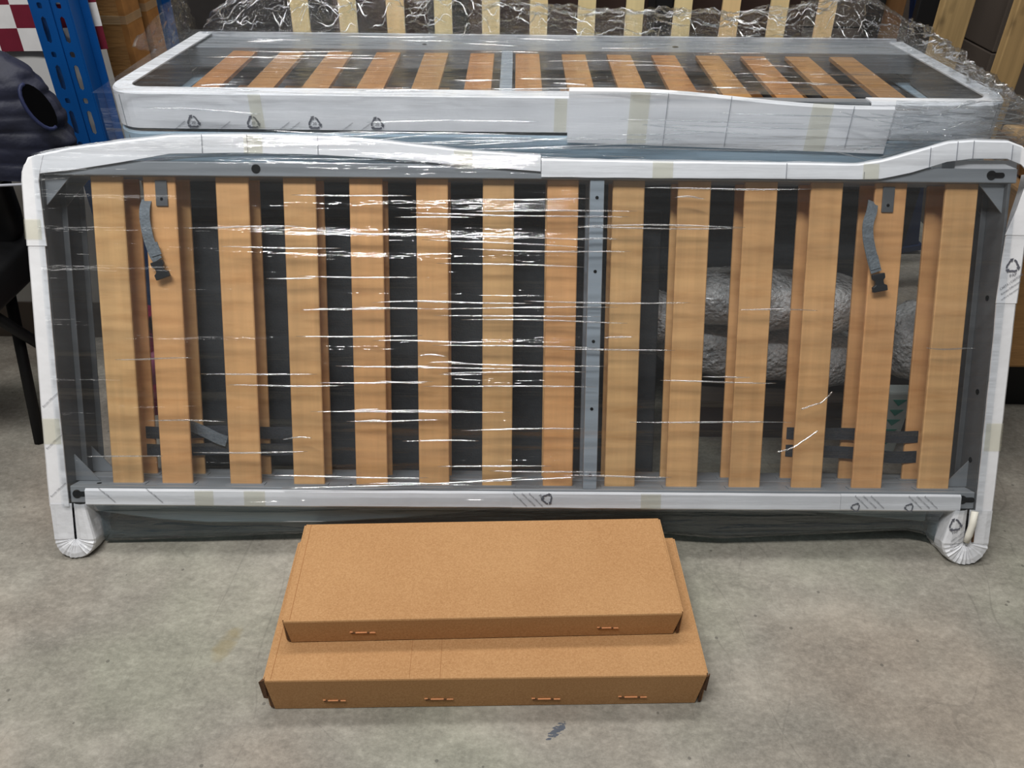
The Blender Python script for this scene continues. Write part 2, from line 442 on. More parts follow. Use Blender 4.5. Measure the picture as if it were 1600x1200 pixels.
def leaning_bed(front, label):
    dy = 0 if front else .074
    org = Vector(BED_ORG); rotm = Matrix.Rotation(ALPHA, 3, 'Z') @ Matrix.Rotation(-BETA, 3, 'X')
    b = thing('bed_frame', label, 'bed frame', org+rotm@Vector((0, dy, 0)), BED_ROT, 'upright slatted bed frames')
    fl = lambda y: .4773*(y+dy)-.0454
    yf, yr = -.02, .050
    # rails
    rb = obj('side_rail', MB().box(-.9585, .9815, yf, yr, .069, .1065), STEEL, b, bevel=.002)
    rt_ = obj('side_rail', MB().box(-.9585, .9985, yf, yr, .7530, .7810), STEEL, b, bevel=.002)
    if front:
        obj('key_slot', keyhole(-.944, .0885, yf, 1), HOLE, rb); obj('key_slot', keyhole(.955, .0895, yf, 1), HOLE, rb)
        obj('key_slot', keyhole(.946, .7680, yf, 1), HOLE, rt_)
        obj('rail_hole', MB().disc((-.532, yf, .768), .009, 'y', .0012), HOLE, rt_)
        for u in (-.905, -.36, .215): obj('rail_hole', MB().disc((u, .0, .1065), .005, 'z', .0008, 10), HOLE, rb)
    # end panels: folded dark sheet
    for s, ue in ((-1, -.9640), (1, .9825)):
        mb = MB(); lo = fl(yr)+.012 if not front else .02
        a, c_ = sorted((ue, ue+s*.006))
        mb.box(a, c_, yf+.001, yr, max(.03, lo), .752)
        a, c_ = sorted((ue-s*.012, ue))
        mb.box(a, c_, yr-.003, yr, .108, .752)
        p = obj('end_panel', mb, STEEL_D, b, bevel=.001)
        if s > 0 and front:
            for v in (.52, .32, .17): obj('panel_hole', MB().disc((ue-.0003, .012, v), .006, 'x', .0008, 10), HOLE, p)
        # triangular corner plates
        for v0, dv in ((.752, -.058), (.1075, .058)):
            pl = [(ue, v0), (ue-s*.052, v0), (ue, v0+dv)]
            if s < 0: pl = pl[::-1]
            obj('corner_plate', MB().prism(pl, .018 if dv > 0 else -.006, .021 if dv > 0 else -.003, 'y'), STEEL, b)
    # slats and holders
    for i, (a, c_) in enumerate(SL):
        j = random.uniform(-.0015, .0015)
        obj('slat', MB().cbox(a, c_, .0, .0085, .1085, .7525, .0018), SLAT, b)
        obj('slat_holder', MB().box(a-.008, c_+.008, -.008, .013, .1066, .1084), STEEL, b)
    # centre bar
    cb = obj('centre_bar', MB().box(.139, .168, -.0185 if front else -.0, -.0005 if front else .018, .1066, .7529), BAR, b, bevel=.0015)
    if front:
        for v in (.7176, .5696, .4253, .2822, .138):
            obj('bar_hole', MB().disc((.1535, -.0185, v), .0035, 'y', .0008, 10), HOLE, cb)
    return b

bedF = leaning_bed(True, 'front upright slatted bed frame with white cardboard edges and centre bar')
bedR = leaning_bed(False, 'rear upright slatted bed frame right behind the front one, mostly hidden')

YP = -.0245
# white cardboard edge protectors of the front bed ------------------------------------------------
Ltop = [(-.992, .772, .735), (-.985, .785, .748), (-.962, .792, .752), (-.90, .805, .759), (-.8, .8185, .775), (-.7011, .8307, .7924), (-.60, .8335, .7950),
        (-.53, .8337, .7955), (-.40, .8315, .7930), (-.26, .8225, .7860), (-.12, .8075, .7755), (.0387, .7985, .7645)]
pTL = obj('edge_protector', channel(dens(Ltop, .03, .0008, 1), YP, .05), WHITE, bedF, solid=.003)
Rtop = [(.0400, .7915, .7535), (.25, .7895, .7535), (.6749, .7875, .7545), (.72, .7945, .7560), (.78, .812, .768), (.8507, .832, .790), (.90, .8355, .797), (.97, .834, .797), (1.0, .824, .786), (1.03, .800, .756)]
pTR = obj('edge_protector', channel(dens(Rtop, .03, .0008, 9), YP-.001, .05), WHITE, bedF, solid=.003)
# left side: strip with a rounded upper corner
def side_strip(path, y0, y1, side):
    mb = MB(); rows = []
    for (v, uo, ui) in path:
        rows.append([(uo, y1, v), (uo, y0+.004, v), (uo-side*.004, y0, v), (ui, y0, v)])
    k = 4
    mb.add([p for r in rows for p in r], [(i*k+j, i*k+j+1, (i+1)*k+j+1, (i+1)*k+j) for i in range(len(rows)-1) for j in range(k-1)])
    return mb
def vd(path, seed):
    out = []
    for a, b in zip(path, path[1:]):
        m = max(1, int(abs(b[0]-a[0])/.02))
        for q in range(m):
            f = q/m; v = a[0]+(b[0]-a[0])*f
            out.append((v, a[1]+(b[1]-a[1])*f+.0009*nz(v*20, seed), a[2]+(b[2]-a[2])*f+.0005*nz(v*24, seed+3)))
    out.append(path[-1]); return out
pL1 = obj('edge_protector', side_strip(vd([(.062, -1.0035, -.9605), (.30, -1.0030, -.9640), (.618, -1.0005, -.9645)], 2), YP, .05, -1), WHITE, bedF, solid=.003)
pL2 = obj('edge_protector', side_strip(vd([(.612, -1.002, -.9605), (.74, -1.0010, -.9655), (.757, -.9990, -.962), (.770, -.9940, -.958), (.782, -.984, -.955), (.790, -.970, -.952)], 6), YP-.0015, .05, -1), WHITE, bedF, solid=.003)
pR1 = obj('edge_protector', side_strip(vd([(.062, 1.0215, .9835), (.45, 1.0225, .982), (.515, 1.0225, .980)], 4), YP, .05, 1), WHITE, bedF, solid=.003)
pR2 = obj('edge_protector', side_strip(vd([(.512, 1.0235, .979), (.60, 1.0260, .982), (.655, 1.0275, .985)], 7), YP-.0015, .05, 1), WHITE, bedF, solid=.003)
pR3 = obj('edge_protector', side_strip(vd([(.650, 1.0285, .983), (.70, 1.036, 1.000), (.745, 1.046, 1.012), (.775, 1.05, 1.017)], 8), YP-.003, .05, 1), WHITE, bedF, solid=.003)
obj('inner_card', MB().box(.875, 1.0, -.012, .04, .7815, .7975), WHITE, bedF)
# bottom pieces
pB = []
for (a, c_, s_, off) in ((-.9245, -.013, 3, 0), (-.0135, .6905, 12, -.0012), (.6915, .9495, 20, -.0004)):
    mb = channel(dens([(a, .1008, .0655), ((a+c_)/2, .1010, .0650), (c_, .1008, .0655)], .03, .0006, s_), YP+off, .03, top=False, bottom=True)
    pB.append(obj('edge_protector', mb, WHITE, bedF, solid=.003))
# tape patches (on top of the protectors)
def tape(parent, u0, u1, v0, v1, y, sk=0):
    obj('tape', MB().grid(4, 2, lambda a, b: (u0+(u1-u0)*a+sk*b, y, v0+(v1-v0)*b)), TAPE, parent)
tape(pTL, -.552, -.515, .7960, .8335, YP-.0042); tape(pTL, -.135, -.098, .772, .807, YP-.0042)
tape(pTR, .262, .303, .755, .789, YP-.0052); tape(pTR, .683, .715, .7565, .788, YP-.0052)
tape(pB[0], -.690, -.650, .066, .1005, YP-.0042); tape(pB[0], -.585, -.540, .066, .1005, YP-.0042)
tape(pB[1], .262, .305, .066, .1005, YP-.0054)
tape(pL1, -1.001, -.964, .20, .255, YP-.0042); tape(pL2, -1.001, -.967, .625, .665, YP-.0056); tape(pR1, .985, 1.021, .20, .26, YP-.0042)
# short dark seams in the cardboard
for p_, u, v0, v1, y, sk in ((pTL, -.635, .797, .8325, YP-.0041, -.006), (pTL, -.545, .797, .833, YP-.0041, .002), (pTL, -.405, .795, .831, YP-.0041, .003), (pTR, .53, .757, .787, YP-.0049, 0),
                           (pTR, .686, .757, .772, YP-.0049, -.004), (pTR, .815, .783, .82, YP-.0049, 0), (pTR, .868, .794, .832, YP-.0049, .002), (pTR, .90, .80, .834, YP-.0049, .0), (pTR, .978, .798, .826, YP-.0049, .012)):
    obj('fold_line', MB().box(u-.0006, u+.0006, y, y+.0008, v0, v1), FOLD, p_)
# feet
fL = obj('wrapped_foot', foot_mesh(-1, -.0105, -.0265, .048, -.9545, .0440, -1.0025, -.9265), FOOTW, bedF, smooth=False)
fR = obj('wrapped_foot', foot_mesh(1, -.0060, -.0265, .048, .9700, .0500, 1.0215, .9390), FOOTW, bedF, smooth=False)
obj('foot_slit', MB().box(.9800, .9835, -.0300, -.0265, -.002, .066), CARDEDGE, fR)
obj('foam_rod', MB().tube([(.977, -.033, .068), (.975, -.034, .04), (.970, -.033, .015), (.967, -.030, -.002)], [.0075, .0075, .0075, .006], 10), ROD, fR, smooth=True)
# prints on the white cardboard
T1, T2, T3 = 'CARTA | CARTONE', 'Raccolta Differenziata', 'verifica le disposizioni'
yp = YP-.0049
print_on(pR2, 'loop', 1.003, yp-.0006, .588, .026, 0); print_on(pR2, 'PAP', 1.006, yp-.0006, .570, .009, 20)
print_on(pR2, T1, 1.004, yp-.0006, .556, .0062, 36); print_on(pR2, T2, 1.004, yp-.0006, .544, .0052, 36); print_on(pR2, T3, 1.003, yp-.0006, .531, .0046, 36)
yp = YP-.0042
for v in (.295, .205, .10): print_on(pL1, T2, -.979, yp, v, .0052, 42)
for u in (-.876, -.775): print_on(pB[0], T2, u, yp, .089, .0052, -42)
for du, m_ in ((.0, T2), (.018, T1), (.034, T2)): print_on(pB[1], m_, .004+du, yp-.0012, .086, .0046, -44)
print_on(pB[1], 'PAP', .050, yp-.0012, .092, .008, -44); print_on(pB[1], 'loop', .062, yp-.0012, .088, .022, -40)
for u0 in (.735, .850):
    for du, m_ in ((.0, T2), (.017, T1), (.034, T2)): print_on(pB[2], m_, u0+du, yp-.0004, .086, .0046, -42)
    print_on(pB[2], 'loop', u0-.012, yp-.0004, .074, .018, -40)
for v, m_ in ((.012, T1), (.002, T2), (-.008, T2)): print_on(fR, m_, .950, -.0305, v, .0046, 40)
print_on(fR, 'loop', .940, -.0305, .036, .026, 10); print_on(fR, 'PAP', .941, -.0305, .020, .008, 20)

# webbing straps with buckles and the brackets on slats 2 and 13
def strap(parent, pts, wd, mat, y_n=None):
    mb = MB(); V = []
    for i, (u, y, v) in enumerate(pts):
        a = Vector(pts[max(i-1, 0)]); b = Vector(pts[min(i+1, len(pts)-1)]); d = b-a; d.y = 0; d.normalize()
        n_ = Vector((d.z, 0, -d.x))*wd/2; p = Vector((u, y, v)); V += [p+n_, p-n_]
    mb.add(V, [(2*i, 2*i+1, 2*i+3, 2*i+2) for i in range(len(pts)-1)])
    return obj('strap', mb, mat, parent, solid=.0018)
def smoothpath(pts, n=5):
    out = []
    P = [pts[0]]+pts+[pts[-1]]
    for i in range(1, len(P)-2):
        for q in range(n):
            t = q/n; p0, p1, p2, p3 = (Vector(P[i-1]), Vector(P[i]), Vector(P[i+1]), Vector(P[i+2]))
            out.append(tuple(.5*((2*p1)+(p2-p0)*t+(2*p0-5*p1+4*p2-p3)*t*t+(3*p1-p0-3*p2+p3)*t**3)))
    out.append(tuple(pts[-1])); return out
def buckle(parent, u, v, ang):
    c, s = math.cos(ang), math.sin(ang)
    poly = [(-.013, .014), (.013, .014), (.013, .004), (.0085, .000), (.0085, -.008), (.015, -.012), (.015, -.023), (-.015, -.023), (-.015, -.012), (-.0085, -.008), (-.0085, .0), (-.013, .004)]
    poly = [(u+p[0]*c-p[1]*s, v+p[0]*s+p[1]*c) for p in poly]
    return obj('buckle', MB().prism(poly, -.0200, -.0110, 'y'), BLACKP, parent, bevel=.0015)
s1 = strap(bedF, smoothpath([(-.7640, .004, .707), (-.7640, -.010, .690), (-.7635, -.014, .664), (-.7590, -.0135, .630), (-.7500, -.013, .598), (-.7430, -.0135, .585)]), .021, STRAPM)
buckle(s1, -.7400, .5700, .35)
s2 = strap(bedF, smoothpath([(.7225, .004, .715), (.7150, -.010, .695), (.7080, -.014, .670), (.7110, -.0135, .640), (.7230, -.013, .600), (.7330, -.0135, .573)]), .022, STRAPM)
buckle(s2, .7385, .5560, .20)
for s_, u, v, ang in ((s1, -.7475, .607, .3), (s2, .7265, .592, .3)):
    obj('strap_patch', MB().box(-.0102, .0102, -.0013, .0013, -.013, .013), STRAPM, s_, loc=(u, -.0150, v), rot=(0, -ang, 0))
for u in (-.7315, .7500):
    q = obj('bracket', MB().box(u-.012, u+.012, -.004, .0, .694, .745), STEEL_D, bedF, bevel=.001)
    obj('bracket_hole', MB().disc((u, -.004, .708), .0032, 'y', .0006, 10), HOLE, q)

# rear bed: sagging bottom card, feet, mattress straps across its slats
sag = [(-.935, .064, .045), (-.78, .058, .024), (-.68, .056, .018), (-.43, .056, .0195), (-.26, .060, .031), (-.06, .066, .052), (.0, .068, .058)]
obj('edge_protector', channel(dens(sag, .03, .0008, 31), .006, .03, top=False, bottom=True), WHITE, bedF, solid=.003)
obj('edge_protector', channel(dens([(.60, .064, .055), (.75, .062, .040), (.90, .060, .028)], .03, .0008, 33), .020, .04, top=False, bottom=True), WHITE, bedF, solid=.003)
obj('wrapped_foot', foot_mesh(-1, .034, -.0235, .048, -.9545, .0440, -1.0025, -.9265), FOOTW, bedR)
obj('wrapped_foot', foot_mesh(1, .038, -.0235, .048, .9700, .0500, 1.0215, .9390), FOOTW, bedR)
obj('edge_protector', side_strip(vd([(.08, -1.0035, -.966), (.78, -1.0035, -.966)], 41), -.0225, .05, -1), WHITE, bedR, solid=.003)
obj('edge_protector', side_strip(vd([(.08, 1.0225, .984), (.78, 1.0225, .984)], 43), -.0225, .05, 1), WHITE, bedR, solid=.003)
for (u0, u1, v0, v1) in ((-.83, -.50, .203, .205), (-.83, -.50, .163, .167), (.60, .895, .212, .206), (.60, .895, .172, .160)):
    strap(bedR, smoothpath([(u0, .0, v0), (u0+.06, -.006, v0), ((u0+u1)/2, -.009, (v0+v1)/2+.004), (u1-.06, -.006, v1), (u1, .0, v1)]), .027, STRAPD)
strap(bedR, smoothpath([(-.735, -.012, .225), (-.70, -.016, .212), (-.665, -.018, .195), (-.645, -.018, .188)]), .024, STRAPM)

# ------------------------------------------------------------------ stretch film round the two leaning beds
def topv(u):
    if u < .04: return lerp([(p[0], p[1]) for p in Ltop], u)
    return lerp([(p[0], p[1]) for p in Rtop], u)
fm = MB()
def front_film(a, b):
    u = -.972+1.965*a; t = topv(u)+.002; v = .063+(t-.063)*b
    edge = min(a, 1-a, b, 1-b); e = min(1, edge/.05)
    y = -.0335-.0012*e+e*(.0022*nz(u*1.5, v*26)+.0013*nz(u*3.5+9, v*60))
    return (u, y, v)
fm.grid(200, 150, front_film)
ff = obj('stretch_film', fm, FILM_F, None, BED_ORG, BED_ROT, smooth=True)
tag(ff, 'clear stretch film with long shiny wrinkles wrapped round the upright bed frames', 'film')
rnd = random.Random(21)
def hf(u0, v0, L, dv, wob, ph):
    return lambda t: (u0+L*t, -.0352, v0+dv*t+wob*math.sin(t*5+ph)*.5)
fs = []
for k in range(95):
    L = rnd.choice((.06, .10, .16, .24, .34)); u0 = rnd.uniform(-.95, .97-L)
    if (u0 > .25 or u0+L < -.45) and rnd.random() < .65: continue
    fs.append(hf(u0, rnd.uniform(.12, .745), L, rnd.uniform(-.004, .004), rnd.uniform(0, .004), rnd.uniform(0, 6)))
for (u0, v0, L, dv) in ((-.42, .648, .17, -.010), (-.20, .632, .33, -.014), (-.17, .585, .30, -.006), (-.45, .555, .24, .0), (-.42, .49, .22, .002), (-.20, .492, .40, .006), (-.46, .432, .26, .004),
                        (-.18, .418, .34, -.004), (-.38, .372, .2, .0), (-.16, .36, .30, .004), (-.42, .336, .24, .004), (-.20, .332, .36, .0), (-.36, .255, .2, .004), (-.12, .238, .26, .006), (-.22, .685, .22, -.008)):
    fs.append(hf(u0, v0, L, dv, .002, u0*9))
folds('film_folds', ff, fs, .0017, 3)
for pts in ([(.545, .196), (.575, .205), (.60, .222), (.628, .243)], [(.590, .288), (.615, .298), (.632, .304), (.652, .326)], [(-.50, .109), (-.25, .118), (0, .131), (.12, .138)], [(-.40, .112), (-.2, .120), (.02, .137)]):
    obj('film_crease', MB().tube(smoothpath([(u, -.0355, v) for u, v in pts], 6), .0016, 6), RIDGE, ff, smooth=True)
sk = MB()
def skirt(a, b):
    u = -.908+1.828*a
    low = lerp([(-.92, -.028), (-.80, -.024), (-.70, -.022), (-.50, -.010), (-.30, .002), (-.15, .012), (0, .018), (.30, .0), (.45, -.012), (.60, -.006), (.72, .002), (.86, .008), (.90, .0), (.935, -.030)], u)
    ys = [-.0225, .000, .012, .06, .126]; vs = [.0655, .040, low, low+.018, .052]
    k = min(3, int(b*4)); f = b*4-k
    y = ys[k]+(ys[k+1]-ys[k])*f; v = vs[k]+(vs[k+1]-vs[k])*f
    v = v+.0025*nz(u*7, b*9)
    return (u, y, max(v, .4773*y-.0454+.001))
sk.grid(120, 16, skirt)
obj('film_skirt', sk, FILM_D, ff, smooth=True)
tp = MB()
tp.grid(140, 8, lambda a, b: (-.96+1.93*a, -.028+.155*b, topv(-.96+1.93*a)+.003-.03*b*b+.002*nz(a*40, b*3)))
obj('film_top_fold', tp, FILM_T, ff, smooth=True)

# dark panel leaning right behind the two beds
pn = thing('headboard', 'charcoal fabric headboard leaning behind the upright bed frames', 'headboard', Vector(BED_ORG), BED_ROT)
obj('panel_body', MB().box(-.80, .315, .137, .168, .042, .70), CHAR, pn, bevel=.006)
obj('panel_rim', MB().box(-.805, .32, .168, .176, .046, .703), BLACKP, pn)

# ------------------------------------------------------------------ flat stack behind: two wrapped bed frames on a dark base
FX = dict(L=-.885, R=1.075, F=1.795, B=2.355)
ba = thing('box_spring', 'charcoal upholstered box spring carrying the two flat bed frames', 'box spring', (.08, 2.14, 0))
obj('base_body', MB().box(-.90, .93, -.19, .20, .03, .652), CHAR, ba, bevel=.012)
for x in (-.84, .87):
    for y in (-.14, .15): obj('foot', MB().box(x-.025, x+.025, y-.025, y+.025, 0, .03), BLACK, ba)

def flat_bed(zt, zb, label, mat, first):
    b = thing('flat_bed_frame', label, 'bed frame', ((FX['L']+FX['R'])/2, (FX['F']+FX['B'])/2, zb))
    X = lambda x: x-(FX['L']+FX['R'])/2; Y = lambda y: y-(FX['F']+FX['B'])/2; h = zt-zb
    f, k = Y(FX['F']), Y(FX['B']); l, r = X(FX['L']), X(FX['R'])
    obj('side_rail', MB().box(l+.03, r-.03, f+.012, f+.040, .012, h-.006), STEEL, b)
    rr = obj('side_rail', MB().box(l+.03, r-.03, k-.118, k-.004, .030, h-.006), STEEL, b, bevel=.002)
    if first: obj('rail_hole', MB().disc((X(.42), k-.07, h-.006), .008, 'z', .0008), HOLE, rr); obj('rail_hole', MB().disc((X(-.24), k-.07, h-.006), .006, 'z', .0008), HOLE, rr)
    for x in (l+.03, r-.036): obj('end_panel', MB().box(x, x+.006, f+.04, k-.118, .005, h-.006), STEEL_D, b)
    xs = [-.730, -.607, -.483, -.359, -.235, -.116, .0, .119, .236, .351, .466, .582, .697, .812]
    for x in xs:
        obj('slat', MB().box(X(x), X(x)+.061, f+.041, k-.119, h-.024, h-.015), SLAT_Y, b)
    obj('centre_bar', MB().box(X(-.035), X(-.007), f+.041, k-.119, h-.018, h-.008), BAR, b)
    # cardboard protector: left side + rounded corner + front
    def ring(side):
        R = .075; sg = -1 if side == 'L' else 1; xo = l if side == 'L' else r
        out = []
        for q in range(9): out.append((xo-sg*(-.0)*1-sg*(.028*(1-q/8)) if q < 8 else xo, k+.005+(f+R-k)*q/8))
        out = [(xo-sg*.028*(1-q/8), k+.005+(f+R-k-.005)*q/8) for q in range(9)]
        for q in range(1, 9):
            th = math.pi/2*q/8
            out.append((xo-sg*R*(1-math.cos(th)), f+R-R*math.sin(th)))
        return out
    def band(path, z0f, z1f, wd, inner_sign):
        mb = MB(); V = []; n = len(path)
        for i, (x, y) in enumerate(path):
            a = Vector(path[max(i-1, 0)]); c_ = Vector(path[min(i+1, n-1)]); d = (c_-a).normalized(); nn = Vector((-d.y, d.x))*inner_sign
            z0, z1 = z0f(i/(n-1)), z1f(i/(n-1)); p = Vector((x, y)); q = p+nn*wd; m_ = p+nn*.004
            V += [(q.x, q.y, z1-.001), (m_.x, m_.y, z1), (x, y, z1-.004), (x, y, z0)]
        mb.add(V, [(i*4+j, i*4+j+1, i*4+4+j+1, i*4+4+j) for i in range(n-1) for j in range(3)])
        return mb
    pl = ring('L')+[(X(x), f-.0005*nz(x*9, 1)) for x in [-.78+.05*q for q in range(19)]]
    n1 = len(pl)
    p1 = obj('edge_protector', band(pl, lambda t: .012, lambda t: h+.003, .040, 1), mat, b, solid=.003)
    pr = [(X(x), f+.001*nz(x*9, 4)) for x in [.115+.05*q for q in range(18)]]+ring('R')[::-1]
    if first:
        p2 = obj('edge_protector', band([(x, y-.006) for x, y in pr[:15]], lambda t: -.008-.018*t, lambda t: h+.020-.030*t+.006*math.sin(t*6), .012, 1), mat, b, solid=.003)
        p3 = obj('edge_protector', band(pr[13:], lambda t: .004, lambda t: h-.004, .040, 1), mat, b, solid=.003)
        yy = f-.0035
        for px_, in ((-.850+.005,), ): pass
        for x in (-.700, -.570, -.436, -.300): (print_on(p1, 'loop', X(x), yy, .027, .026, 0), print_on(p1, '20', X(x), yy, .026, .009, 0))
        for x in (-.735, -.637, -.508, -.505+.02, -.37, -.33): print_on(p1, T3, X(x), yy, .017, .0048, 35)
        tape(p1, X(-.572), X(-.545), .014, h+.002, yy-.0006); tape(p1, X(.085), X(.112), .014, h, yy-.0006)
        tape(p2, X(.245), X(.287), -.008, h+.018, f-.012); tape(p2, X(.635), X(.680), -.02, h+.0, f-.0125)
        for x, z1 in ((.325, h+.015), (.725, h-.008), (.46, h+.01)): obj('fold_line', MB().box(X(x), X(x)+.001, f-.0105, f-.0095, -.012, z1), FOLD, p2)
    else:
        obj('edge_protector', band(pr, lambda t: .010, lambda t: h+.002, .040, 1), mat, b, solid=.003)
    obj('edge_protector', MB().box(l+.05, r-.05, k-.003, k+.008, .012, h+.004), mat, b)
    return b
flat_bed(.745, .655, 'lower flat bed frame in bluish film under the top one', BLUEW, False)
flat_bed(.832, .746, 'top flat slatted bed frame with white cardboard edge and slats seen from above', WHITE, True)

ft = MB()
def cover(a, b):
    x = -.895+1.98*a; y = 1.772+.60*b
    e = min(a, 1-a, b, 1-b); e = min(1, e/.06)
    z = .8385+.012*math.exp(-((x-.5)/.4)**2)*math.exp(-(b/.15)**2)+e*(.004*nz(x*2.2, y*16)+.002*nz(x*5, y*40+5))
    return (x, y, z)
ft.grid(160, 90, cover)
f2 = obj('stretch_film', ft, FILM_T, None, smooth=True)
tag(f2, 'crumpled clear stretch film over the flat bed frames behind, bunched along its rear edge', 'film')
fr = MB()
def apron(a, b):
    x = -.885+1.96*a; z = .838-.20*b
    y = 1.775-.008*math.sin(math.pi*b)+.004*nz(x*2, z*26)+.002*nz(x*6, z*60)
    y += .03*b*b
    return (x, y, z)
fr.grid(160, 40, apron)
obj('film_apron', fr, FILM_F, f2, smooth=True)
# crumpled ridge behind, loose web on the left, hump on the right
cr = MB()
def ridge(a, b):
    x = -.84+1.92*a
    h = lerp([(-.84, .04), (-.75, .085), (-.55, .105), (-.35, .095), (-.1, .075), (.15, .055), (.4, .050), (.6, .045), (.75, .06), (.9, .095), (1.0, .075), (1.08, .03)], x)*(.9+.2*nz(x*9, 3))
    z = .835+h*math.sin(min(1, b*1.15)*math.pi*.55)
    y = 2.345+.13*b+.03*nz(x*5, b*4)
    k = .016*nz(x*16, b*7, 2)+.010*abs(nz(x*34, b*15, 5))+.006*nz(x*70, b*30, 8)
    return (x, y+k, z+k*.8)
cr.grid(260, 36, ridge)
obj('film_crumple', cr, FILM_C, f2, smooth=False)
lw_ = MB()
def web(a, b):
    y = 2.12+.27*a; x0 = -.888+.020*a
    x = x0-.05*b*(1-.6*a)+.012*nz(a*9, b*7); z = .836+b*(.015+.10*a)+.010*nz(a*12, b*9, 4)
    return (x, y, z)
lw_.grid(60, 24, web); obj('film_web', lw_, FILM_C, f2, smooth=True)
rw = MB()
def hump(a, b):
    y = 1.79+.62*a
    x = 1.03-.03*a+.16*b; z = .838+(.045*a+.004)*math.sin(b*math.pi*.62)*1.5-.10*b*b
    k = .012*nz(a*14, b*8, 2)+.006*nz(a*30, b*20, 6)
    return (x+k, y, z+k)
rw.grid(120, 40, hump); obj('film_hump', rw, FILM_C, f2, smooth=True)
rs = MB()
def rside(a, b):
    x = .80+.36*a; z = .845-.15*b
    y = 1.758+.10*max(0, a-.75)*2+.008*nz(x*3, z*40)+.005*nz(x*9, z*90)+.003*nz(x*30, z*120)-.012*math.sin(math.pi*b)
    return (x, y, z)
rnd = random.Random(5)
rf = []
for k in range(230):
    a0, b0 = rnd.uniform(.02, .95), rnd.uniform(.05, .95)
    if .35 < a0 < .72 and rnd.random() < .5: continue
    da, db = rnd.choice((.012, .02, .035))*rnd.choice((-1, 1)), rnd.uniform(-.22, .22)
    def fn(t, a0=a0, b0=b0, da=da, db=db, k=k):
        p = ridge(min(1, max(0, a0+da*(t-.5))), min(1, max(0, b0+db*(t-.5)+.05*math.sin(t*6+k)))); return (p[0], p[1]-.003, p[2]+.003)
    rf.append(fn)
folds('film_folds', f2, rf, .0015, 8, 8)
hfl = []
for k in range(70):
    a0, b0 = rnd.uniform(.03, .95), rnd.uniform(.1, .9); da, db = rnd.uniform(-.08, .08), rnd.uniform(-.15, .15)
    def fn(t, a0=a0, b0=b0, da=da, db=db):
        p = hump(min(1, max(0, a0+da*(t-.5))), min(1, max(0, b0+db*(t-.5)))); return (p[0], p[1]-.002, p[2]+.003)
    hfl.append(fn)
folds('film_folds', f2, hfl, .0015, 9, 8)
af = []
for k in range(70):
    a0, b0 = rnd.uniform(.25, .9), rnd.uniform(.04, .9); da, db = rnd.uniform(.05, .3), rnd.uniform(-.16, .10)
    def fn(t, a0=a0, b0=b0, da=da, db=db):
        p = rside(min(1, a0+da*t), min(1, max(0, b0+db*t))); return (p[0], p[1]-.002, p[2])
    af.append(fn)
for k in range(16):
    a0, b0 = rnd.uniform(.18, .45), rnd.uniform(.38, .80); da, db = rnd.uniform(.08, .22), rnd.uniform(-.10, -.02)
    def fn(t, a0=a0, b0=b0, da=da, db=db):
        p = apron(min(1, a0+da*t), b0+db*t); return (p[0], p[1]-.004, p[2])
    af.append(fn)
for k in range(60):
    a0, b0 = rnd.uniform(.0, .9), rnd.uniform(.05, .85); da, db = rnd.choice((.05, .1, .2)), rnd.uniform(-.04, .06)
    if k < 26: a0 = rnd.uniform(.80, .95); da = rnd.uniform(.03, .07); db = rnd.uniform(-.12, .10)
    def fn(t, a0=a0, b0=b0, da=da, db=db):
        p = apron(min(1, a0+da*t), b0+db*t); return (p[0], p[1]-.006-(.012 if a0 > .78 else 0), p[2])
    af.append(fn)
for k in range(34):
    a0, b0 = rnd.uniform(.05, .8), rnd.uniform(.03, .9); da = rnd.choice((.04, .08, .14))
    def fn(t, a0=a0, b0=b0, da=da, k=k):
        p = cover(min(1, a0+da*t), b0+.01*math.sin(t*3+k)); return (p[0], p[1], p[2]+.002)
    af.append(fn)
folds('film_folds', f2, af, .0014, 10, 10)
rs.grid(120, 70, rside); obj('film_corner', rs, FILM_S, f2, smooth=True)

